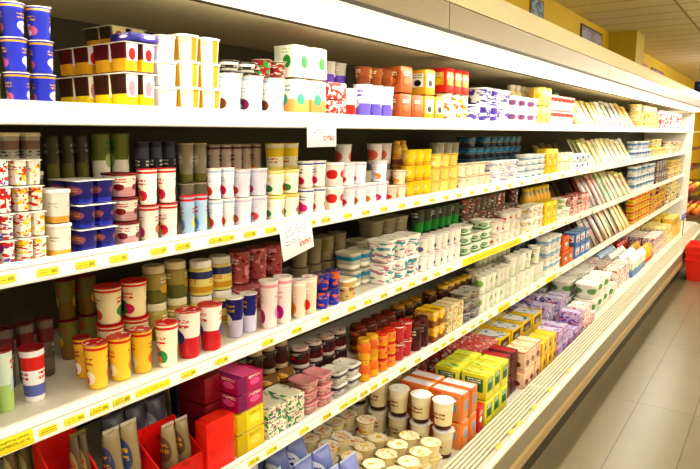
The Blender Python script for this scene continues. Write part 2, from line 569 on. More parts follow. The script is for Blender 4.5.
def place(z, ya, yb, n, tiers, h, name, cat, shape, st, desc, xf, dd, rows, lean, base_h, jit, near, ragged=False):
    pitch = (yb - ya) / n
    w = pitch * (.955 if not lean else .78)
    xc = xf - dd / 2
    proto = None
    for r in range(rows):
        for i in range(n):
            short = tiers > 1 and ragged and random.random() < .16
            for t in range(tiers - (1 if short else 0)):
                if proto is None: o = proto = product(name, shape, h, w, dd, st, near)
                else: o = copy_tree(proto)
                jx, jy = random.uniform(-1, 1) * .002, random.uniform(-1, 1) * pitch * .004
                rz = 0
                if shape in ('cup', 'jar', 'bottle'): rz = random.uniform(-jit, jit) - .4
                elif shape in ('carton', 'tub', 'brick', 'bag'): rz = random.uniform(-.02, .02) * jit
                o.location = (xc + jx - r * (dd * 1.03 + .006), ya + pitch * (i + .5) + jy, base_h + t * (h + .0012) + (dd * .25 * math.sin(lean) + .002 if lean else 0))
                o.rotation_euler = (0, -lean, rz + (random.uniform(-.05, .05) if lean else 0))
                if lean: o.scale = (1, 1, random.uniform(.86, 1.0))
                lab = desc + ', ' + ZONE[z]
                if n > 1: lab += f', {nth(i)} ' + ('stack' if tiers > 1 else 'along') + ' from near end'
                if tiers > 1: lab += ', ' + TIER[tiers][t] + ' tier'
                if rows > 1: lab += ', ' + ['front', 'second', 'third', 'fourth', 'fifth', 'sixth'][r] + ' row'
                nw = len(lab.split())
                if nw > 16: lab = lab.replace(' from near end', ''); nw -= 3
                if nw > 16: print('LONG', nw, lab)
                if lab in SEEN: print('DUP', lab)
                SEEN.add(lab)
                tag(o, lab, cat, f'{desc} on {ZONE[z]}' if n * tiers * rows > 1 else None)
    DIM.append((z, round(ya, 2), round(yb, 2), name, shape, round(h, 3), round(w, 3), round(dd, 3), n, tiers, rows))


def block(z, u0, u1, vtop, n, tiers, name, cat, shape, st, desc, xf=None, rows=1, d=None, lean=0., jit=.35, base=None):
    """stacks of items on shelf z between picture columns u0 and u1; vtop: the picture row of the stack's top"""
    base_h = TOPOF[base] + .0006 if isinstance(base, str) else TOP[z] + .0012 + (base or 0)
    xf = xf if xf is not None else SX - .022
    ya, yb = along(u0, xf, base_h + .05) + .002, min(along(u1, xf, base_h + .05), YE - .01) - .002
    um = (u0 + u1) / 2
    nw_ = NOMW[shape] * (1.6 if um > 630 else 1.25 if um > 520 else 1)
    if (yb - ya) / n > nw_ * 1.25: n = max(1, round((yb - ya) / nw_))
    pitch = (yb - ya) / n
    dd = d or (pitch * .965 if shape in ('cup', 'jar', 'bottle') else min(.14, max(.07, pitch)))
    if shape in ('cup', 'jar', 'bottle'): dd = min(dd, .12)
    H = height(um, vtop, xf - (dd * .1)) - base_h
    lim = (1.945 if z == 0 else SH[z - 1] - .012) - base_h
    H = min(H, lim)
    if H / tiers > MAXH[shape] * 1.2 and shape != 'packet': tiers = max(tiers, round(H / MAXH[shape]))
    h = H / tiers - .0012
    if lean: h = (H - .008) / math.cos(lean) / 1.09
    TOPOF[desc] = base_h + tiers * (h + .0012)
    place(z, ya, yb, n, tiers, h, name, cat, shape, st, desc, xf, dd, rows, lean, base_h, jit, um < 520, um > 340)


def well(y0, y1, n, tiers, h, kind, st, desc, xf=-1.03, d=.12, rows=1, jit=.35, ragged=False):
    """items standing in the bottom well between y0 and y1 metres along the aisle"""
    place(4, y0 + .002, y1 - .002, n, tiers, h, kind[0], kind[1], kind[2], st, desc, xf, d, rows, 0., DECK + .0012, jit, y0 < 4.6, ragged or y0 > 3.2)


def st(kind, cs, lid, lidkind=None, rep=2):
    return dict(mat=gfx(kind, cs, rep), lid=gfx(lidkind or 'plain', lid if isinstance(lid, (list, tuple)) else [lid, lid]))
NAVY, BLUE, LBLUE, TEAL = '#1b1d78', '#2430b0', '#a9c8e6', '#1d7fae'
RED, DRED, MAROON, PINK, MAG = '#cf1f1b', '#8c1420', '#551018', '#e59aa6', '#b0125a'
YEL, GOLD, ORG, LYEL, CRM = '#efcf1a', '#dba527', '#e06a1c', '#f3e588', '#efe2bd'
GRN, LGRN, OLV, BRN, DBRN, TANC = '#2c8a3a', '#a9c878', '#6d6a2c', '#8a4a20', '#3d1f12', '#c29a62'
LIL, PUR, GRY, BLK = '#cfc8e8', '#5a3fae', '#b5b2a8', '#1e1a18'
CUP = ('yogurt_cup', 'yogurt cup', 'cup')
TUB = ('dairy_tub', 'tub', 'tub')
PACK = ('yogurt_multipack', 'multipack', 'pack')
FBOX = ('food_carton', 'carton', 'carton')
CTUB = ('cheese_tub', 'tub', 'tub')
BOX = ('dairy_carton', 'carton', 'carton')
JAR = ('dessert_jar', 'jar', 'jar')
BOT = ('drink_bottle', 'bottle', 'bottle')
PKT = ('cheese_packet', 'cheese packet', 'packet')
BAG = ('food_bag', 'bag', 'bag')
TRAY = ('display_tray', 'tray', 'tray')
BRK = ('drink_carton', 'carton', 'brick')
BF, BR = 1, 2
PCUP = ('pudding_cup', 'cup', 'cup')
DCUP = ('dessert_cup', 'cup', 'cup')
CCUP = ('cream_cup', 'cup', 'cup')
def B(z, u0, u1, vt, n, tiers, kind, s, desc, **k):
    block(z, u0, u1, vt, n, tiers, kind[0], kind[1], kind[2], s, desc, **k)
LEAN = .52
# ---- top shelf -----------------------------------------------------------
B(0, 9, 64, 4, 2, 3, CUP, st('fruit', [BLUE, GOLD, '#c9c4ee', '#b55a9a'], WHT), 'royal blue yogurt cup with gold rim')
B(0, -22, 8, 8, 1, 3, CUP, st('fruit', [LYEL, GOLD, '#f5f0d0', LBLUE], WHT), 'pale yellow yogurt cup beside blue cups')
B(0, 123, 160, 72, 1, 1, PACK, st('wrap', ['#f4ecd8', DBRN, YEL, '#c98a9a'], [WHT, '#e6e0d0'], rep=1), 'brown and yellow pudding multipack, white foil', d=.135, rows=2)
B(0, 123, 160, 42, 1, 1, PACK, st('wrap', ['#e6def0', MAROON, GOLD, RED], [WHT, '#e6e0d0'], rep=1), 'maroon and gold pudding multipack, second layer', d=.135, rows=2, base='brown and yellow pudding multipack, white foil')
B(0, 108, 150, 27, 1, 1, PACK, st('wrap', ['#d8c87a', '#3a3020', GOLD, BRN], ['#d8d0b8', GRY], rep=1), 'yellow and black multipack on topmost rear layer', d=.12, xf=-1.365, base='maroon and gold pudding multipack, second layer')
B(0, 128, 160, 33, 1, 1, BOX, st('side', ['#4a3aa6', NAVY, '#e8e4f4', WHT], '#d9d6ea', rep=1), 'flat violet carton on maroon multipack', base='maroon and gold pudding multipack, second layer', d=.08)
B(0, 161, 182.5, 35, 1, 3, TUB, st('side', [WHT, LIL, '#f2efe2', GRY], WHT, rep=4), 'plain white square tub', d=.08)
B(0, 183, 226, 36, 2, 3, TUB, st('side', ['#f6f1e0', GOLD, WHT, '#e9cf8a'], WHT, rep=4), 'white square tub with golden corner', d=.08)
B(0, 226, 293, 75, 3, 1, CUP, st('fruit', [WHT, LBLUE, '#7da0cf', '#7a2a22'], WHT), 'white cup with blue picture, dark berry')
B(0, 227, 262, 61, 2, 1, CUP, st('bands', [BLK, '#e9e6e0', GRY, WHT], GRY), 'black and silver cup on white cup', base='white cup with blue picture, dark berry')
B(0, 262, 292, 60, 2, 1, CUP, st('blot', [DRED, GRN, '#e8c9c4', WHT], '#d8d2c4'), 'dark red cup on white cup', base='white cup with blue picture, dark berry')
B(0, 294, 327, 79, 2, 1, BOX, st('split', ['#f3ead2', '#e9a15a', '#3aa38a', TEAL], '#f6efdc', rep=1), 'cream carton with orange base', d=.08)
B(0, 293, 328, 46, 2, 1, BOX, st('side', [WHT, '#e6f0e2', GRN, LGRN], '#eef4ea', rep=1), 'white carton with green mark', d=.08, base='cream carton with orange base')
B(0, 328, 348, 82, 1, 2, BOX, st('blot', [RED, WHT, '#f3c9c0', WHT], RED, rep=1), 'small red and white carton', d=.09, rows=2)
B(0, 328, 352, 62, 2, 1, CUP, st('split', [GRY, PUR, WHT, WHT], '#dedbe2'), 'grey and violet cup above red cartons', xf=-1.30, base='small red and white carton')
B(0, 348, 364, 88, 1, 1, CUP, st('split', [WHT, '#c8281e', WHT, PINK], WHT), 'white cup with red base')
B(0, 365, 399, 85, 2, 1, CUP, st('split', [WHT, '#6a5cc4', LIL, PUR], WHT), 'white cup with violet base')
B(0, 366, 398, 68, 2, 1, CUP, st('split', [BRN, '#7a3a18', TANC, CRM], '#a25a2c'), 'caramel brown cup above white cups', base='white cup with violet base')
B(0, 400, 424, 67, 2, 2, BOX, st('panel', ['#a8521e', BRN, ORG, CRM], '#b8642c', rep=1), 'orange brown carton', d=.09)
B(0, 425, 445, 70, 2, 2, BOX, st('panel', [GOLD, WHT, BLK, BLK], YEL, rep=1), 'yellow carton with white and black panel', d=.08)
B(0, 446, 472, 94, 3, 1, CUP, st('blot', [WHT, ORG, YEL, RED], WHT), 'white cup with orange and yellow print')
B(0, 446, 470, 69, 2, 1, BOX, st('panel', [RED, GOLD, YEL, CRM], DRED, rep=1), 'red carton with yellow picture', d=.10, base='white cup with orange and yellow print')
B(0, 473, 512, 88, 4, 2, TUB, st('blot', [WHT, PUR, '#33439c', PUR], WHT, rep=4), 'white tub with violet and blue print', d=.10)
B(0, 513, 540, 97, 3, 2, TUB, st('label', [WHT, LIL, '#9a5a86', PUR], '#efeaf4', rep=4), 'white tub with lilac oval', d=.10)
B(0, 514, 534, 82, 2, 1, BOT, st('label', [CRM, GOLD, YEL, WHT], WHT), 'cream bottle with gold label', xf=-1.34)
B(0, 541, 551, 87, 1, 1, BOX, st('side', [LYEL, GOLD, YEL, CRM], LYEL, rep=1), 'tall pale yellow carton', d=.08)
B(0, 552, 576, 96, 3, 2, CUP, st('bands', [WHT, '#d85a50', LBLUE, RED], [RED, RED]), 'white cup with red lid')
B(0, 540, 560, 91, 2, 1, TUB, st('bands', [GRN, WHT, GRN, WHT], GRN, rep=4), 'green-lidded tub behind red-lidded cups', xf=-1.36)
B(0, 638, 660, 106, 7, 2, TUB, st('blot', [CRM, YEL, ORG, RED], LYEL, rep=4), 'cream and yellow tub near end panel', d=.11)
B(0, 661, 682, 112, 8, 2, CUP, st('blot', [WHT, RED, '#4a67b8', RED], [RED, WHT]), 'white and red cup beside end panel')
# ---- second shelf --------------------------------------------------------
B(1, -14, 20, 158, 1, 4, PACK, st('blot', [WHT, RED, PUR, RED], [WHT, GRY]), 'white purple and red multipack', d=.12)
B(1, 20, 51, 158, 1, 4, PACK, st('blot', ['#f4eee4', YEL, RED, DRED], [WHT, GRY]), 'white multipack with yellow and red print', d=.12)
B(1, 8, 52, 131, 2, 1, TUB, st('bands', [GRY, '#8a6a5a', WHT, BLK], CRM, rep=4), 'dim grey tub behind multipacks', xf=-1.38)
B(1, 53, 78, 188, 1, 2, TUB, st('label', [WHT, '#f0b64a', '#f6f2e8', GRY], WHT, rep=4), 'milky white tub with orange foot', d=.08)
B(1, 79, 121, 178, 1, 3, PACK, st('label', [NAVY, BLUE, '#8a4a6a', GOLD], [WHT, '#d0cde0']), 'navy blue multipack with white foil', d=.12)
B(1, 122, 145, 172, 1, 3, TUB, st('split', [WHT, '#d8a9b0', DRED, RED], [MAROON, RED], rep=4), 'white and maroon tub with dark lid', d=.09)
B(1, 100, 140, 128, 2, 2, CUP, st('split', ['#7e8a3a', WHT, LGRN, GRN], '#5c6a30'), 'green and white cup in rear row', xf=-1.44)
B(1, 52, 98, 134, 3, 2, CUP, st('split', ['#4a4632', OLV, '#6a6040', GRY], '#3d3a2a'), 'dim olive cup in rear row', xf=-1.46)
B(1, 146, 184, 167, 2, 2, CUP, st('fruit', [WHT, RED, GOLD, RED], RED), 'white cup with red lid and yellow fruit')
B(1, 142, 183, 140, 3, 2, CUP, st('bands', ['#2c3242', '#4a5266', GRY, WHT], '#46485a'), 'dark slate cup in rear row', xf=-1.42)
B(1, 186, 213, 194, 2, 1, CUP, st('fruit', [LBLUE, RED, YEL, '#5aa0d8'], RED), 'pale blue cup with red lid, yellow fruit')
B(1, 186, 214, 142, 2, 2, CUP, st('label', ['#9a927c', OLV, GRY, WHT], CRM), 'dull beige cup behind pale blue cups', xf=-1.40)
B(1, 214, 240, 167, 2, 2, CUP, st('fruit', ['#eef2f8', LBLUE, '#d8302c', RED], [WHT, '#e9a9a4']), 'white cup with red berry picture')
B(1, 241, 274, 168, 2, 2, CUP, st('fruit', ['#e6e6f6', LIL, '#b9c6ec', '#d6604a'], [WHT, RED]), 'pale lilac cup with soft print')
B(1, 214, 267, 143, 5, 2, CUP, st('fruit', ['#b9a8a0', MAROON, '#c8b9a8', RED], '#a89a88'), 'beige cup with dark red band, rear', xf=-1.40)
B(1, 275, 306, 169, 2, 2, CUP, st('fruit', ['#f2f0e4', YEL, RED, GRN], [YEL, WHT]), 'white cup with yellow band, red fruit')
B(1, 276, 305, 142, 2, 2, CUP, st('bands', ['#f1ecd6', YEL, LYEL, ORG], [YEL, WHT]), 'white cup with yellow rim, rear row', xf=-1.34)
B(1, 307, 331, 160, 2, 2, CUP, st('fruit', [WHT, '#3a55b0', ORG, RED], WHT), 'white cup with blue band, orange fruit')
B(1, 332, 348, 162, 1, 2, TUB, st('label', [WHT, '#f3e6e2', RED, RED], WHT, rep=4), 'white tub with red blotch', d=.08)
B(1, 349, 392, 161, 3, 2, CUP, st('fruit', ['#f1eef6', LIL, '#c9bfe4', RED], [WHT, LIL]), 'white cup with lilac band and pink print')
B(1, 345, 396, 143, 4, 2, CUP, st('label', ['#e2dede', '#8a8a98', '#d06a5a', RED], WHT), 'greyish white cup in rear row', xf=-1.36)
B(1, 393, 410, 170, 2, 2, CUP, st('fruit', ['#e9d5c2', '#c9a0a0', '#c86a5a', ORG], CRM), 'beige cup with pinkish print')
B(1, 411, 435, 149, 3, 3, CUP, st('label', [YEL, GOLD, LYEL, ORG], YEL), 'bright yellow cup')
B(1, 436, 462, 153, 3, 3, CUP, st('fruit', ['#f2df7a', GOLD, ORG, WHT], [LYEL, ORG]), 'yellow cup with orange fruit')
B(1, 398, 410, 140, 2, 2, BOT, st('bands', [GOLD, '#c9a21c', BRN, DBRN], GOLD), 'golden bottle in rear row', xf=-1.34)
B(1, 463, 494, 162, 4, 2, CUP, st('fruit', ['#f0e6cc', '#a3783c', '#c06a3a', WHT], CRM), 'cream cup with brown band')
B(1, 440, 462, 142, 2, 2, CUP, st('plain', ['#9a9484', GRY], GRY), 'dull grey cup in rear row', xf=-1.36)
B(1, 495, 520, 160, 3, 2, TUB, st('blot', [WHT, LIL, PUR, PUR], WHT, rep=4), 'white tub with violet script', d=.09)
B(1, 521, 547, 154, 2, 4, TUB, st('bands', [WHT, '#e8eef2', TEAL, TEAL], [WHT, TEAL], rep=4), 'flat white tub with teal stripe', d=.10)
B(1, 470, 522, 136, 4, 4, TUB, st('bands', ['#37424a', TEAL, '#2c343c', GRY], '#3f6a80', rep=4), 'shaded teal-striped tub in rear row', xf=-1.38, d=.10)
B(1, 548, 558, 148, 1, 1, BOX, st('panel', [YEL, GOLD, LYEL, ORG], YEL, rep=1), 'tall bright yellow carton', d=.08)
B(1, 559, 573, 152, 2, 2, BOX, st('side', ['#eef0da', LYEL, WHT, LGRN], CRM, rep=1), 'pale cream carton', d=.09)
B(1, 574, 590, 153, 3, 2, BOX, st('side', [WHT, LBLUE, '#3a3aa8', PUR], WHT, rep=1), 'white carton with dark blue corner', d=.09)
B(1, 635, 652, 141, 4, 2, TUB, st('bands', [WHT, '#4a86c8', LBLUE, BLUE], [WHT, LBLUE], rep=4), 'blue and white tub', d=.10)
B(1, 653, 667, 139, 5, 2, TUB, st('blot', [CRM, YEL, ORG, GOLD], LYEL, rep=4), 'yellow and orange tub', d=.10)
B(1, 668, 682, 141, 6, 2, CUP, st('blot', ['#f6e9d8', YEL, NAVY, RED], WHT), 'small pale cup beside end panel')
# ---- third shelf ---------------------------------------------------------
B(2, -24, 2, 350, 1, 1, DCUP, st('bands', [LBLUE, '#4a9ad0', WHT, BLUE], WHT), 'tall pale blue cup at shelf edge', xf=-1.235)
B(2, -2, 22, 348, 1, 1, DCUP, st('split', ['#cfe0d0', LGRN, LBLUE, RED], DRED), 'pale green and blue cup', xf=-1.30)
B(2, 26, 54, 346, 1, 1, DCUP, st('bands', ['#e9e4ec', RED, '#5a64b0', RED], DRED), 'white cup with red and blue stripes', xf=-1.30)
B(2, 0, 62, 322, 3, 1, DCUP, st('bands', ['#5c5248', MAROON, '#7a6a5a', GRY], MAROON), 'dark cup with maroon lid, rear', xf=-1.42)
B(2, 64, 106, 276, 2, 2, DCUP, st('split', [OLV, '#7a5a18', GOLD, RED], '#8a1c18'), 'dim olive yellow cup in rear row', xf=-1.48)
B(2, 78, 97, 336, 1, 1, DCUP, st('fruit', [GOLD, DRED, ORG, WHT], DRED), 'golden cup with dark red rim, behind', xf=-1.34)
B(2, 92, 160, 335, 3, 1, DCUP, st('fruit', ['#efc93a', RED, ORG, '#f6eccb'], [RED, WHT]), 'yellow cup with fruit and red rim', xf=-1.245)
B(2, 106, 158, 282, 2, 1, DCUP, st('fruit', ['#e9d9b0', RED, GRN, RED], RED), 'tall white cup with red top, vegetables', xf=-1.37)
B(2, 164, 186, 321, 1, 1, DCUP, st('fruit', ['#f4ead2', RED, '#d8402c', GRN], [RED, WHT]), 'white cup with red top and green')
B(2, 187, 230, 306, 2, 1, DCUP, st('split', [WHT, '#c8202c', '#2a3a8c', RED], [RED, WHT]), 'white over red cup with blueberry')
B(2, 153, 196, 262, 2, 1, JAR, st('split', ['#a8964a', OLV, GOLD, CRM], '#e9dfb8'), 'olive jar with cream cap', xf=-1.42)
B(2, 200, 240, 257, 2, 1, JAR, st('bands', [LYEL, '#23337c', GOLD, ORG], WHT), 'yellow jar with navy collar', xf=-1.38)
B(2, 234, 263, 294, 2, 1, DCUP, st('split', [NAVY, LIL, WHT, GOLD], [WHT, LIL]), 'navy and lilac cup', xf=-1.25)
B(2, 240, 290, 246, 3, 2, DCUP, st('blot', ['#b05a5a', PINK, DRED, WHT], '#9a4a4a'), 'dusky pink cup in rear row', xf=-1.38)
B(2, 269, 298, 277, 2, 1, DCUP, st('fruit', ['#f3dede', PINK, '#d86a90', MAG], [WHT, PINK]), 'pale pink cup with pink fruit')
B(2, 299, 322, 277, 2, 1, DCUP, st('fruit', ['#f3dcc8', WHT, RED, ORG], [WHT, RED]), 'cream cup with red and orange fruit')
B(2, 323, 345, 271, 2, 2, DCUP, st('blot', [BLUE, ORG, '#3a4ac8', GOLD], [NAVY, GOLD]), 'royal blue cup with orange dots')
B(2, 346, 360, 278, 1, 1, CTUB, st('blot', ['#c9b07a', BRN, GOLD, CRM], CRM, rep=4), 'tan and brown low tub', d=.09)
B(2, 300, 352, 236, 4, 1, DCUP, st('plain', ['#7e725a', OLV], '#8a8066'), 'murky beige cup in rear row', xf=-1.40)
B(2, 353, 376, 250, 2, 1, CTUB, st('bands', ['#b9b6a4', TEAL, WHT, GRY], '#c9c4b0', rep=4), 'greyish tub with teal stripe', xf=-1.30, d=.1)
B(2, 387, 423, 236, 2, 2, CTUB, st('blot', [WHT, '#3a9aa8', '#c86a98', TEAL], [WHT, GRY], rep=4), 'white tub with teal and pink print', d=.11)
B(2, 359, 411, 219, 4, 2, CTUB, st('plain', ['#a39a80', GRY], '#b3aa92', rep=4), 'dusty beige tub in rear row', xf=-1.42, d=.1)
B(2, 424, 464, 231, 4, 2, DCUP, st('fruit', [WHT, LIL, '#c04a50', '#4a5aa8'], [WHT, PINK]), 'white cup with red and blue fruit')
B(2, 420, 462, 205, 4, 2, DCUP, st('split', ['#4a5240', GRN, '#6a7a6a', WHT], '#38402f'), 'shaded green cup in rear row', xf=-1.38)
B(2, 465, 494, 222, 3, 3, CTUB, st('label', ['#e6ecd8', '#5a9a4a', GRN, WHT], [WHT, LGRN], rep=4), 'white tub with green band', d=.1)
B(2, 495, 506, 208, 2, 3, DCUP, st('fruit', ['#eee6dc', '#d87a3a', '#5a7ac0', ORG], [WHT, ORG]), 'white cup with orange and blue')
B(2, 507, 524, 210, 3, 3, DCUP, st('fruit', ['#f2ead6', LBLUE, ORG, RED], [WHT, RED]), 'cream cup with red dots')
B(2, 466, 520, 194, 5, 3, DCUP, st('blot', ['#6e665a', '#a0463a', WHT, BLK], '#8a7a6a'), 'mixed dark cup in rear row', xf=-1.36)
B(2, 525, 545, 205, 4, 2, CTUB, st('blot', [WHT, YEL, GRY, NAVY], [WHT, YEL], rep=4), 'white low tub with yellow spot', d=.1)
B(2, 546, 557, 200, 2, 1, BOX, st('panel', [YEL, GOLD, LYEL, GRN], YEL, rep=1), 'yellow upright carton', d=.09)
B(2, 528, 552, 186, 3, 1, BOT, st('bands', ['#b9a86a', GOLD, YEL, WHT], YEL), 'yellow capped bottle in rear row', xf=-1.36)
B(2, 558, 572, 198, 3, 2, CTUB, st('blot', [WHT, LGRN, GRY, GRN], WHT, rep=4), 'white shallow tub with green speck', d=.1)
B(2, 573, 590, 194, 4, 2, BOX, st('blot', ['#e9d8d0', RED, DRED, WHT], RED, rep=1), 'red and white flat carton', d=.11)
B(2, 635, 655, 165, 5, 3, CTUB, st('bands', ['#dfe8ec', '#4a86b8', WHT, BLUE], [WHT, LBLUE], rep=4), 'pale blue and white tub', d=.1)
B(2, 656, 668, 160, 5, 2, BOX, st('blot', ['#6a5a4a', NAVY, CRM, WHT], '#5a4a3c', rep=1), 'dark navy and tan carton', d=.1)
B(2, 669, 682, 160, 5, 3, CTUB, st('blot', [CRM, YEL, RED, NAVY], LYEL, rep=4), 'cream and yellow tub beside panel', d=.1)
# ---- fourth shelf --------------------------------------------------------
B(3, 64, 108, 443, 1, 1, TRAY, st('plain', ['#d61c14', RED], RED, rep=1), 'bright red display tray holding olive bags', d=.12, xf=-1.27)
B(3, 160, 205, 432, 1, 1, TRAY, st('plain', ['#d61c14', '#b01210'], RED, rep=1), 'red display tray holding drab bags near magenta cartons', d=.12, xf=-1.235)
B(3, 79, 97, 430, 2, 1, BAG, st('label', ['#5a4a34', OLV, '#a89a6a', RED], OLV), 'small olive bag inside red display tray', xf=-1.302, d=.048, base=.007)
B(3, 169, 196, 420, 2, 1, BAG, st('label', ['#8a7a5a', '#c9c4b4', '#6a4a3a', GOLD], GRY), 'small drab bag inside red display tray', xf=-1.262, d=.055, base=.007)
B(3, 112, 148, 424, 2, 1, BAG, st('label', ['#8a7a5a', '#c9c4b4', '#3a4a7a', GOLD], GRY), 'small brown bag with pale label', xf=-1.29, d=.06)
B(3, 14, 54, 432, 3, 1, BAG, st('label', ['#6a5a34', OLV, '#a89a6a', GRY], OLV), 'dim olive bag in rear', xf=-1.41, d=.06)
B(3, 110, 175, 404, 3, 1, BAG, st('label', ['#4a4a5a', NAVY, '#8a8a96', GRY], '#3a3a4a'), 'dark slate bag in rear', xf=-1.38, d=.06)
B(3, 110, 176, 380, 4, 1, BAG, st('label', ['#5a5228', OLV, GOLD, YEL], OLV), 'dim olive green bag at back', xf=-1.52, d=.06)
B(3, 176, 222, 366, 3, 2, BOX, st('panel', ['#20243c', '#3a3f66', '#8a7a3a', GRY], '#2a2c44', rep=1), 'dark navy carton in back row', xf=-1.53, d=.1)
B(3, 206, 224, 372, 1, 3, BOX, st('plain', ['#7a0e1c', DRED], DRED, rep=1), 'dark red carton beside magenta cartons', d=.12, xf=-1.29)
B(3, 206, 236, 415, 1, 1, BOX, st('plain', ['#e02412', RED], '#e8381c', rep=1), 'bright scarlet carton on shelf edge', d=.05)
B(3, 237, 266, 406, 1, 2, BOX, st('side', [YEL, '#c9b010', '#f0e060', OLV], LYEL, rep=1), 'yellow carton under magenta cartons', d=.12)
B(3, 237, 265, 371, 1, 2, BOX, st('side', [MAG, '#7a1a5a', '#d85a9a', WHT], '#e05a9a', rep=1), 'magenta carton atop yellow cartons', d=.12, base='yellow carton under magenta cartons')
B(3, 268, 306, 397, 2, 2, BOX, st('blot', ['#e6e2ca', GRN, '#4a4a9a', RED], '#efecd6', rep=1), 'cream flat carton with green edge', d=.12)
B(3, 268, 300, 372, 2, 2, BAG, st('label', ['#7a5a34', BRN, GOLD, DBRN], BRN), 'brown bag behind cream cartons', xf=-1.40, d=.07)
B(3, 307, 336, 376, 2, 3, CTUB, st('blot', ['#b98a84', PINK, '#8a3a34', WHT], [PINK, '#c9a09a'], rep=4), 'dusky pink tub', d=.1)
B(3, 255, 293, 345, 3, 2, JAR, st('split', ['#3a1f18', '#5a2a20', DRED, CRM], '#cdb694'), 'dark brown jar with tan cap', xf=-1.46)
B(3, 301, 352, 338, 4, 2, JAR, st('split', ['#32181a', '#5a1c20', RED, WHT], ['#e8dcd8', RED]), 'dark jar with white and red cap', xf=-1.42)
B(3, 337, 364, 366, 2, 2, CTUB, st('bands', ['#dedae0', '#2c2c4c', GRY, BLK], [WHT, GRY], rep=4), 'white tub with dark navy band', d=.1)
B(3, 365, 382, 336, 1, 2, JAR, st('split', [ORG, GOLD, RED, YEL], GOLD), 'orange jar with golden cap')
B(3, 383, 399, 330, 1, 3, JAR, st('label', ['#e0862a', GOLD, RED, WHT], [RED, ORG]), 'amber jar with red label')
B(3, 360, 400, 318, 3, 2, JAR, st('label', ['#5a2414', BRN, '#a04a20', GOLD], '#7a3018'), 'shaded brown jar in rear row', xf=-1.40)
B(3, 400, 416, 322, 2, 2, CCUP, st('fruit', ['#c8363a', WHT, PINK, RED], [RED, WHT]), 'red cup with pale band')
B(3, 417, 432, 318, 2, 1, JAR, st('split', ['#3c1014', MAROON, DRED, CRM], MAROON), 'tall maroon jar')
B(3, 400, 440, 298, 3, 2, JAR, st('split', ['#42200f', '#2c120a', BRN, GOLD], '#a8822c'), 'dark brown jar in rear row', xf=-1.40)
B(3, 433, 446, 308, 2, 2, BOX, st('split', [GOLD, BRN, YEL, WHT], YEL, rep=1), 'yellow and brown carton', d=.1)
B(3, 447, 464, 302, 3, 2, BOX, st('blot', [CRM, GOLD, GRN, BRN], [CRM, GOLD], rep=1), 'cream and gold carton', d=.1)
B(3, 445, 474, 280, 2, 2, JAR, st('split', ['#4a2a10', DBRN, BRN, GOLD], '#d0a838'), 'dark jar with golden cap', xf=-1.36)
B(3, 465, 482, 290, 2, 3, CTUB, st('blot', ['#8a8a86', NAVY, BRN, WHT], [GRY, NAVY], rep=4), 'grey and navy low tub', d=.1)
B(3, 483, 512, 270, 4, 2, CCUP, st('label', [WHT, '#dfe6d2', LGRN, GRN], [WHT, '#e2e8da']), 'white cup with faint green oval')
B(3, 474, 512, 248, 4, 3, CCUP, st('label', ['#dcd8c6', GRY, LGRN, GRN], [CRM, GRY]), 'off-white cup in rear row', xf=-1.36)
B(3, 513, 546, 250, 5, 2, CCUP, st('split', [WHT, '#e6ead8', '#7aa868', GRN], [WHT, LGRN]), 'white cup with green leaf')
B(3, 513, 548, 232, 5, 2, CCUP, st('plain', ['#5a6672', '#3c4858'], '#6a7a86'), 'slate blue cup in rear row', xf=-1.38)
B(3, 547, 562, 236, 3, 2, CTUB, st('bands', [WHT, '#8ab8d8', WHT, BLUE], [WHT, LBLUE], rep=4), 'white tub with sky blue band', d=.1)
B(3, 563, 574, 234, 2, 2, BOX, st('panel', [ORG, '#c05a20', WHT, BRN], ORG, rep=1), 'orange carton with white panel', d=.1)
B(3, 575, 590, 230, 3, 2, BOX, st('panel', ['#3a78c0', WHT, '#c8402c', BLUE], LBLUE, rep=1), 'blue carton with white panel', d=.1)
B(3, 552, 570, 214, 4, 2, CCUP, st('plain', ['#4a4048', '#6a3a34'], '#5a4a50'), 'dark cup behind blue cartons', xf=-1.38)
B(3, 633, 650, 182, 4, 4, CTUB, st('bands', ['#e6c850', RED, GOLD, ORG], [YEL, RED], rep=4), 'yellow tub with red band', d=.1)
B(3, 651, 666, 178, 5, 3, CTUB, st('blot', ['#d8b04a', NAVY, RED, YEL], [YEL, ORG], rep=4), 'mustard tub with dark print', d=.1)
B(3, 667, 682, 174, 6, 3, CTUB, st('blot', [CRM, NAVY, YEL, GOLD], LYEL, rep=4), 'pale tub beside end panel', d=.1)
# ---- leaning cheese packets ------------------------------------------------
def P(z, u0, u1, vt, looks, xf=None, rows=3):
    k = len(looks)
    for i, (cs, lid, desc) in enumerate(looks):
        a, c = u0 + (u1 - u0) * i / k, u0 + (u1 - u0) * (i + 1) / k
        B(z, a, c, vt, 2, 1, PKT, st('side', cs, lid, rep=1), desc, lean=LEAN, d=.028, xf=xf, rows=rows)
P(0, 579, 637, 100, [(['#f6f0d2', YEL, '#e07a2c', RED], '#f6f3e4', 'white and yellow leaning cheese packet'), (['#f0dc8a', WHT, ORG, RED], LYEL, 'butter yellow leaning packet with white edge'),
    (['#f3f0e0', LYEL, LGRN, ORG], YEL, 'pale leaning packet with yellow header'), (['#e8ecd6', WHT, LGRN, GRN], '#e6ecf2', 'white and green leaning cheese packet'),
    (['#dfe4ea', GRY, LBLUE, BLUE], WHT, 'grey-white leaning packet with blue dot'), (['#f2e4a8', GOLD, WHT, ORG], LYEL, 'golden edged leaning packet')])
P(1, 591, 634, 138, [(['#d9d890', '#f3f0d2', GRN, GOLD], '#a8b060', 'olive green leaning packet'), (['#f1ecc8', '#c9c060', WHT, GRN], '#e9b0a0', 'cream leaning packet with pink header'), (['#e6e6b0', '#f6f3e0', LGRN, GOLD], '#e4e2c0', 'pale green leaning cheese packet'),
    (['#f0e2a0', WHT, ORG, RED], LYEL, 'light yellow leaning packet'), (['#f4f1de', '#d8d48a', LGRN, GRN], WHT, 'ivory leaning packet near blue tubs')])
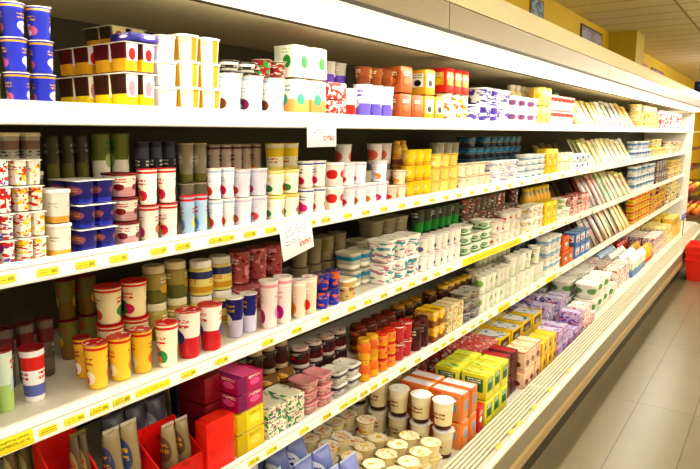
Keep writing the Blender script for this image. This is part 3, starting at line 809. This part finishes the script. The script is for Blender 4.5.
P(1, 545, 571, 142, [(['#8a7a3a', OLV, GOLD, BRN], '#7a5a4a', 'shaded leaning cheese packet in rear')], xf=-1.42, rows=1)
P(2, 591, 634, 171, [(['#3a4a2a', '#8a4a30', WHT, RED], '#2a2a22', 'dark green leaning packet'), (['#d8b090', DRED, WHT, GOLD], '#c8a878', 'rosy leaning packet with dark edge'), (['#e6dcb0', GRN, RED, GOLD], '#d8c8a0', 'cream leaning packet with green edge'),
    (['#b8a860', '#efe6b8', '#8a3a2c', GRN], '#c9b878', 'straw coloured leaning packet'), (['#e9dca0', GOLD, RED, BRN], LYEL, 'wheat yellow leaning packet')])
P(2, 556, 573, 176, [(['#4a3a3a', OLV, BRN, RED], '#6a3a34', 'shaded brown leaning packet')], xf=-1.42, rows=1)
P(3, 591, 632, 196, [(['#4a3a34', '#8a7a5a', RED, WHT], '#3a3028', 'dark brown leaning packet'), (['#c8b080', '#5a3a2c', WHT, RED], '#b8a878', 'tan leaning packet'), (['#7a4a3a', '#d8cfa0', GRN, RED], '#d8c8a0', 'russet leaning packet'),
    (['#d8c070', '#efe0a0', GOLD, BRN], '#c9b060', 'golden leaning packet')])
# ---- bottom well ---------------------------------------------------------
well(1.34, 1.55, 2, 1, .18, BAG, st('label', ['#dfe6ea', '#3a62b8', LGRN, GRN], LBLUE), 'pale pillow bag with green oval', xf=-1.20, d=.11, rows=3)
well(1.56, 1.775, 2, 1, .19, BAG, st('label', ['#7a86c8', WHT, '#e4e8f4', BLUE], '#c9d4ea'), 'violet-blue pillow bag with white oval', xf=-1.15, d=.115, rows=4)
well(1.80, 2.17, 4, 2, .056, PCUP, st('fruit', ['#f4e7b4', YEL, ORG, WHT], [CRM, '#f6f0dc', '#f0c030'], 'lid'), 'cream pudding cup with yellow print', xf=-1.03, d=.092, rows=3, ragged=True)
well(1.80, 2.17, 4, 2, .062, PCUP, st('fruit', ['#f4e9c0', GOLD, ORG, YEL], [WHT, '#f4ead0', '#e89030'], 'lid'), 'cream pudding cup with orange print', xf=-1.345, d=.092, rows=4, ragged=True)
well(2.31, 2.75, 5, 2, .062, PCUP, st('fruit', ['#d8c890', GOLD, ORG, BRN], ['#e6d8a0', '#efe4c0', '#d89030'], 'lid'), 'straw coloured cup behind dessert cups', xf=-1.40, d=.088, rows=3, ragged=True)
well(2.19, 2.295, 1, 2, .125, CCUP, st('layers', ['#eadcb2', '#4a1f1c', '#f0e6c8', BRN], [WHT, LIL]), 'large cream dessert cup with brown foot', d=.10, rows=5, jit=.2)
well(2.31, 2.49, 2, 2, .125, FBOX, st('side', ['#e0944a', ORG, '#7aa0d8', RED], ['#d8d6e8', '#e0c0a8'], rep=1), 'orange carton with blue oval', d=.15, rows=2)
well(2.50, 2.57, 1, 1, .13, FBOX, st('panel', [RED, '#a8141a', WHT, WHT], RED, rep=1), 'narrow red carton with white mark', d=.12)
well(2.58, 2.87, 3, 2, .125, FBOX, st('panel', ['#dcd83a', '#2f7a3a', '#1f4a24', WHT], ['#d8e05a', '#6aa84a'], rep=1), 'lime yellow and green carton', d=.13, rows=2)
well(2.89, 3.09, 2, 2, .115, FBOX, st('plain', ['#4a0c16', MAROON], ['#b01c30', DRED], rep=1), 'dark maroon carton with crimson top', d=.14, xf=-1.06)
well(2.89, 3.20, 3, 2, .115, FBOX, st('blot', ['#d86a6a', WHT, RED, DRED], ['#d85a5a', WHT], rep=1), 'rosy carton behind maroon cartons', d=.13, xf=-1.22, rows=3)
well(3.10, 3.38, 3, 2, .105, FBOX, st('fruit', ['#e8c8a8', '#d8705a', BRN, DRED], [CRM, RED], rep=1), 'cream carton with brown picture', d=.12)
well(3.40, 3.68, 3, 2, .085, FBOX, st('side', [GOLD, YEL, '#2a2a4a', BRN], [YEL, GRY], rep=1), 'golden carton with dark picture', d=.12)
well(3.25, 4.02, 4, 2, .098, FBOX, st('panel', [YEL, '#5a4a1c', GRY, BRN], ['#e6e8f0', TEAL], rep=1), 'yellow box with pale top', d=.16, xf=-1.23, rows=3)
well(3.69, 4.30, 5, 2, .078, FBOX, st('blot', ['#b8aadc', PUR, '#e05a50', WHT], [LIL, PUR], rep=1), 'lilac and white carton', d=.14)
well(4.31, 4.62, 3, 2, .080, FBOX, st('blot', ['#eadcd8', RED, WHT, RED], [WHT, RED], rep=1), 'low white and red carton in front', d=.13)
well(4.05, 4.66, 5, 2, .085, FBOX, st('blot', ['#c8bce4', PUR, WHT, RED], [LIL, WHT], rep=1), 'pale violet carton behind lilac ones', d=.14, xf=-1.23, rows=3)
well(4.72, 5.50, 4, 2, .118, CTUB, st('label', [WHT, '#e8e8e4', '#7aa86a', GRN], [WHT, GRY], rep=4), 'large white lidded tub', d=.17, xf=-1.06, rows=3)
well(5.62, 6.20, 5, 2, .088, FBOX, st('blot', [WHT, RED, GRY, BLUE], [WHT, GRY], rep=1), 'white carton with red streaks', d=.13, xf=-1.10, rows=4)
well(6.24, 6.90, 8, 1, .205, BRK, st('split', [WHT, '#5a8ac8', LGRN, GRN], [WHT, LBLUE], rep=4), 'upright white carton with blue foot', d=.085, xf=-1.08, rows=3)
well(6.24, 6.90, 8, 1, .205, BRK, st('split', ['#d8e4f0', '#2c50b0', GRN, BLUE], [LBLUE, BLUE], rep=4), 'upright blue carton behind white ones', d=.085, xf=-1.37, rows=3)
well(6.95, 7.40, 4, 1, .19, BAG, st('label', [GOLD, RED, YEL, DRED], GOLD), 'gold and red bag', d=.10, xf=-1.09, rows=2)
well(6.95, 7.40, 4, 1, .20, BAG, st('label', ['#c02418', GOLD, DRED, YEL], RED), 'red bag behind gold bags', d=.10, xf=-1.33, rows=3)
well(7.45, 8.10, 5, 2, .105, FBOX, st('blot', ['#e6e0cc', RED, '#5a7ab8', BLUE], [WHT, CRM], rep=1), 'pale carton with small red and blue print', d=.13, xf=-1.09, rows=3)
well(8.14, 8.80, 5, 2, .115, FBOX, st('blot', ['#efe4b8', YEL, '#8a6a9a', PUR], [LYEL, WHT], rep=1), 'cream and yellow carton', d=.13, xf=-1.09, rows=3)
well(8.84, 9.60, 5, 3, .09, FBOX, st('blot', ['#e8d06a', YEL, ORG, GOLD], [LYEL, YEL], rep=1), 'yellow carton near end panel', d=.14, xf=-1.09, rows=3)
# ------------------------------------------------------------------ price tags on the rails
def tag_mesh(w, h, mat):
    return MB().box(0, .0016, -w / 2, w / 2, 0, h, .0004).mesh('shelf_price_tag', mat)
TAGM = Gfx('price_tag_print', '#e9de3a', 1).text(.10, .58, .2, .85, '#8f8a2a', 2).rect(.64, .92, .25, .75, '#a9a22c').done()
BIGM = Gfx('price_strip_print', '#f0e02a', 1).text(.08, .92, .2, .8, '#8f8618', 2).done()
tm = tag_mesh(.046, .0155, TAGM)
lists = {
    1: [4, 48, 86, 119, 159, 183, 216, 228, 250, 271, 311, 326, 348, 366, 384, 402, 417, 432, 446, 459, 472, 486, 498, 510, 522, 536, 550, 563, 577, 592],
    2: [75, 100, 122, 189, 222, 268, 297, 325, 352, 368, 384, 399, 412, 425, 437, 449, 530, 541, 553, 566, 580, 592],
    3: [254, 272, 304, 327, 344, 353, 364, 374, 385, 403, 418, 436, 444, 452, 464, 473, 481, 490, 517, 527, 538, 560, 573, 585],
}
for z, us in lists.items():
    zc = SH[z] + .0105
    for i, u in enumerate(us):
        o = link('shelf_price_tag', tm, loc=(SX + .0006, along(u, SX, zc), zc), rot=(0, -.10, 0))
        tag(o, f'small yellow price tag on {ZONE[z]} edge, {nth(i)} from near end', 'price tag', f'yellow price tags on the {ZONE[z]} edge')
lipt = tag_mesh(.05, .014, TAGM)
for i, u in enumerate([500, 513, 521, 536, 552, 570]):
    o = link('shelf_price_tag', lipt, loc=(-.8685, along(u, -.868, .3515), .3532), rot=(0, -PI / 2 + .5, 0))
    tag(o, f'faint yellow price tag on grille lip of the well, {nth(i)} from near end', 'price tag', 'faint tags on the grille lip')
def strip(z, u0, u1, hh, lab, dz=.004):
    a, c = along(u0, SX, SH[z] + .02), along(u1, SX, SH[z] + .02)
    o = link('shelf_price_strip', tag_mesh(c - a, hh, BIGM), loc=(SX + .0006, (a + c) / 2, SH[z] + dz), rot=(0, -.10, 0))
    tag(o, lab, 'price sign')
strip(2, -14, 33, .030, 'big yellow promotional card on third shelf edge at near end')
strip(2, 39, 57, .0155, 'short yellow price strip just past the big yellow card', .0105)
strip(2, 136, 170, .0155, 'long narrow yellow price strip on third shelf edge below yellow cups', .0105)
strip(2, 463, 521, .034, 'long yellow promotional strip on third shelf edge further down')
strip(3, 498, 510, .032, 'square yellow card on fourth shelf edge below white cups')
strip(3, 546, 556, .032, 'square yellow card on fourth shelf edge farther along, below blue cartons')

# hanging paper signs
def hang_sign(z, u0, u1, v0, v1, tilt, lab):
    X = SX + .004
    zt, zb = height((u0 + u1) / 2, v0, X), height((u0 + u1) / 2, v1, X)
    a, c = along(u0, X, zb), along(u1, X, zb)
    g = Gfx('sign_print', '#f1f0f6', 1)
    g.text(.12, .82, .60, .90, '#8e8cb4', 4).text(.12, .60, .36, .52, '#a5a3c0', 2)
    g.text(.54, .92, .12, .34, '#d8564a', 1).text(.54, .92, .16, .30, '#e07a6c', 2)
    o = link('hanging_price_sign', MB().box(0, .0015, -(c - a) / 2, (c - a) / 2, 0, zt - zb, .0003).mesh('hanging_price_sign', g.done()),
             loc=(X, (a + c) / 2, zb), rot=(tilt, 0, 0))
    clip = link('clip', MB().box(-.0025, -.0004, -.014, .014, zt - zb - .012, zt - zb - .001, .0004).mesh('clip', GROOVE), o)
    tag(o, lab, 'price sign')
hang_sign(0, 307, 336, 113, 147, 0, 'white paper price sign hanging from the top shelf edge')
hang_sign(1, 283, 314, 220, 254, .17, 'white paper price sign with red price hanging askew from second shelf edge')
# small cards in the well at the far end
o = link('shelf_sign', MB().box(-.002, .002, -.22, .22, 0, .07, .0006).mesh('shelf_sign', Gfx('violet_card', '#4a48b8', 1).text(.1, .9, .25, .75, '#d8d6f4', 1).done()), loc=(-1.0, along(684, -1.0, .60), .56))
tag(o, 'violet shelf sign card with pale lettering above far end of bottom well', 'sign')
stem_ = link('post', MB().lathe([(.006, -.218), (.006, 0)], 8).mesh('post', GREY), o)

# ------------------------------------------------------------------ pictures on the yellow wall
def wall_poster(u0, u1, v0, v1, cs, lab):
    X = WX + .012
    zt, zb = height(u0, v0, X), height(u0, v1, X)
    a, c = along(u0, X, zb), along(u1, X, zb)
    g = Gfx('poster_print', cs[0], 1).blot(3, .5, cs[1]).blot(5, .6, cs[2]).done()
    o = link('wall_picture_frame', MB().box(-.012, 0, a, c, zb, zt, .002).mesh('wall_picture_frame', plain('frame_dark', cs[3], .4)), loc=(X, 0, 0))
    link('print', MB().box(.0004, .002, a + .03, c - .03, zb + .02, zt - .02).mesh('print', g), o)
    tag(o, lab, 'poster')
wall_poster(530, 543, -6, 26, ['#6a86b4', '#9ab0cc', '#4a5a86', '#7a8088'], 'bluish poster on yellow wall above the canopy, nearer one')
wall_poster(580, 601, 22, 54, ['#8a88a8', '#a8a4c0', '#6a6a90', '#5a5644'], 'grey-violet framed poster on yellow wall just before the pillar')
wall_poster(641, 646, 62, 84, ['#c86a70', '#d89aa0', '#a84a50', '#b05a5a'], 'small pinkish poster on yellow wall just past the pillar')
wall_poster(650, 662, 66, 92, ['#a8889a', '#b89aac', '#8a6a80', '#6a5a5a'], 'wide mauve poster on yellow wall beyond the pillar')

# ------------------------------------------------------------------ far end of the shop
WOOD = plain('stand_wood', '#7a5230', .6, noise=.2, scale=6)
stand = tag(link('produce_stand', None, loc=(-1.3, 12.4, 0)), 'tall wooden produce stand with stepped tiers beyond the chiller', 'produce stand')
SY0, SY1 = -1.7, 1.9
tiers = [(.30, .42), (.16, .75), (.02, 1.08), (-.10, 1.40)]
link('back_board', MB().box(-.42, -.39, SY0, SY1, 0, 2.0, 0).mesh('back_board', WOOD), stand)
for y in (SY0, SY1 - .04):
    for x, hh in ((-.385, 2.0), (.24, .36)):
        link('post', MB().box(x, x + .04, y, y + .04, 0, hh, .003).mesh('post', WOOD), stand)
for x, z in tiers:
    link('tier', MB().prism([(-.34, z - .03), (x, z - .05), (x + .02, z + .015), (x + .012, z + .015), (x, z), (-.34, z)], SY0 + .045, SY1 - .045).mesh('tier', WOOD), stand)
link('top_shelf', MB().box(-.34, -.06, SY0 + .045, SY1 - .045, 1.68, 1.70, .003).mesh('top_shelf', plain('stand_top_shelf', '#efe6da', .5)), stand)
link('top_sign', MB().box(-.42, -.30, SY0, SY1, 2.001, 2.2, .005).mesh('top_sign', plain('stand_sign_board', '#f4dcd4', .5)), stand)
fcol = [('orange', ['#e8801c', '#f0942c'], 'orange', 'bright orange'), ('red_apple', ['#c02218', '#d84a2c'], 'apple', 'shiny red apple'), ('green_apple', ['#6a9a28', '#8ab83a'], 'apple', 'light green apple'), ('grapefruit', ['#e6c82a', '#f0d850'], 'grapefruit', 'yellow grapefruit')]
def fruit(name, cs):
    prof = [(0.004, .003), (.020, .0), (.040, .012), (.052, .046), (.046, .076), (.028, .094), (.008, .090)]
    o = link(name, None)
    link('flesh', MB().lathe(prof, 14).mesh(name, gfx('plain', cs)), o)
    link('stalk', MB().lathe([(.004, .091), (.003, .106)], 6).mesh('stalk', plain('stalk', '#5a4a20')), o)
    return o
tn = ['lowest tier', 'second tier', 'third tier', 'upper tier']
order = [[0, 3, 1], [1, 0, 3], [2, 3, 1], [3, 2, 2]]
for t, (x, z) in enumerate(tiers):
    for q in range(3):
        nm, cs, cat, fd = fcol[order[t][q]]
        p = fruit(nm, cs)
        for r in range(2 if t == 3 else 3):
            for k in range(4):
                o = p if r + k == 0 else copy_tree(p)
                o.location = (-1.3 + x - .06 - r * .108, 12.4 + SY0 + .12 + q * .50 + k * .112, z + .001)
                o.rotation_euler = (0, 0, k * 1.3)
                tag(o, f'{fd}, produce stand {tn[t]}, {nth(q)} heap, {["front", "middle", "rear"][r]} row, {nth(k)} along', cat, f'{cat} heap {nth(q)} on {tn[t]}')
pk_ = [('pinkish white carton', '#efd0cc', '#c84a50'), ('white carton with red print', '#f4efe8', '#d83a30')]
for i in range(8):
    ds, c1, c2 = pk_[i % 2]
    o = product('juice_carton', 'brick', .22, .10, .09, dict(mat=gfx('split', [c1, c2, WHT, c2], 4), lid=gfx('plain', [c1, c1])), True)
    o.location = (-1.3 - .13, 12.4 + SY0 + .12 + i * .16, 1.7012)
    tag(o, f'{ds} on top shelf of produce stand, {nth(i)} along', 'carton', 'cartons on the produce stand')
# hanging navy sign
o = link('hanging_sign', MB().box(-.30, .30, -.02, .02, 0, .22, .004).mesh('hanging_sign', Gfx('navy_sign', '#1c2c6c', 1).band(.1, .3, '#5a78b8').text(.1, .9, .5, .8, '#a8b8dc', 1).done()), loc=(-.93, 11.0, 2.22))
tag(o, 'navy blue sign hanging from ceiling beyond the chiller', 'sign')
for s in (-.25, .25):
    link('hanging_rod', MB().lathe([(.004, .221), (.004, CZ - 2.222)], 6).mesh('hanging_rod', GREY), o).location = (s, 0, 0)
# red shopping baskets standing on the floor by the cabinet
BASK = plain('red_basket_plastic', '#e0301c', .35)
def basket():
    o = link('shopping_basket', None)
    bt = MB()
    w0, d0, w1, d1, h = .13, .19, .165, .235, .24
    ring = lambda z, a, c: [(-a, -c, z), (a, -c, z), (a, c, z), (-a, c, z)]
    L = lambda z: (w0 + (w1 - w0) * z / h, d0 + (d1 - d0) * z / h)
    b0 = 0
    for inset in (0, .004):
        for z in (inset, h):
            a, c = L(z); bt.v += ring(z, a - inset, c - inset)
    Q = ((0, 0), (1, 0), (1, 1), (0, 1))
    for i in range(4):
        j = (i + 1) % 4
        bt.quad((i, j, 4 + j, 4 + i), Q); bt.quad((8 + j, 8 + i, 12 + i, 12 + j), Q); bt.quad((4 + i, 4 + j, 12 + j, 12 + i), Q)
    bt.quad((3, 2, 1, 0), Q); bt.quad((8, 9, 10, 11), Q)
    link('bin', bt.mesh('bin', BASK), o)
    rim = MB()
    for s in (-1, 1):
        rim.box(s * w1 - .008, s * w1 + .008, -d1 - .008, d1 + .008, h + .0005, h + .014)
        rim.box(-w1 + .0085, w1 - .0085, s * d1 - .008, s * d1 + .008, h + .0005, h + .014)
    link('rim', rim.mesh('rim', BASK), o)
    hd = MB()
    for s in (-1, 1):
        hd.box(s * (w1 - .03) - .008, s * (w1 - .03) + .008, d1 + .009, d1 + .016, h - .05, h + .010, .002)
    hd.box(-(w1 - .03), w1 - .03, d1 + .0165, d1 + .022, h - .05, h - .034, .002)
    link('folded_handle', hd.mesh('folded_handle', plain('basket_handle', '#2a2422', .4)), o)
    return o
for i in range(3):
    bk = basket() if i == 0 else copy_tree(bk0)
    if i == 0: bk0 = bk
    bk.location = (-.655, 8.05, .001 + i * .075)
    tag(bk, f'red plastic shopping basket on floor beside the chiller, {TIER[3][i]} one of nested stack', 'shopping basket', 'nested red shopping baskets')
# ------------------------------------------------------------------ light
def area(name, loc, sx, sy, power, col, rot=(0, 0, 0)):
    l = bpy.data.lights.new(name, 'AREA'); l.shape = 'RECTANGLE'; l.size = sx; l.size_y = sy
    l.energy = power; l.color = col
    o = bpy.data.objects.new(name, l); COL.objects.link(o)
    o.location = loc; o.rotation_euler = rot
    return o
WARM = (1.0, .93, .80)
for y in (.3, 4.0, 8.0, 12.0, 16.0):
    area('ceiling_lamp', (.9, y, 2.83),   .5, 2.6, 42, WARM)
area('canopy_lamp', (-1.08, (Y0 + YE) / 2, 1.965), .09, YE - Y0 - .2, 130, (1, .95, .84), (0, math.radians(-18), 0))
for y in (-1.5, 2.5, 6.5, 10.5, 14.5, 18.5):  # unseen fill lights, added to brighten ceiling, wall and floor
    l = bpy.data.lights.new('aisle_fill_light', 'POINT'); l.energy = 60; l.shadow_soft_size = .2; l.color = WARM
    o = bpy.data.objects.new('aisle_fill_light', l); COL.objects.link(o); o.location = (1.7, y, 2.55)
area('canopy_fill_light', (-1.20, (Y0 + YE) / 2, 1.90), .05, YE - Y0 - .2, 6, (1, .93, .8), (0, math.radians(150), 0))  # added strip light, no real fixture: lifts the inner ceiling
l = bpy.data.lights.new('produce_fill_light', 'POINT'); l.energy = 22; l.shadow_soft_size = .12; l.color = (1, .9, .84)  # added fill that brightens the produce stand, not a shop lamp
o = bpy.data.objects.new('produce_fill_light', l); COL.objects.link(o); o.location = (-.35, 11.6, 2.5)
w = bpy.data.worlds.new('world'); S.world = w; w.use_nodes = True
w.node_tree.nodes['Background'].inputs[0].default_value = (1, .94, .82, 1)
w.node_tree.nodes['Background'].inputs[1].default_value = .12
S.view_settings.view_transform = 'Standard'
S.view_settings.look = 'Medium High Contrast'
S.view_settings.exposure = 0.0
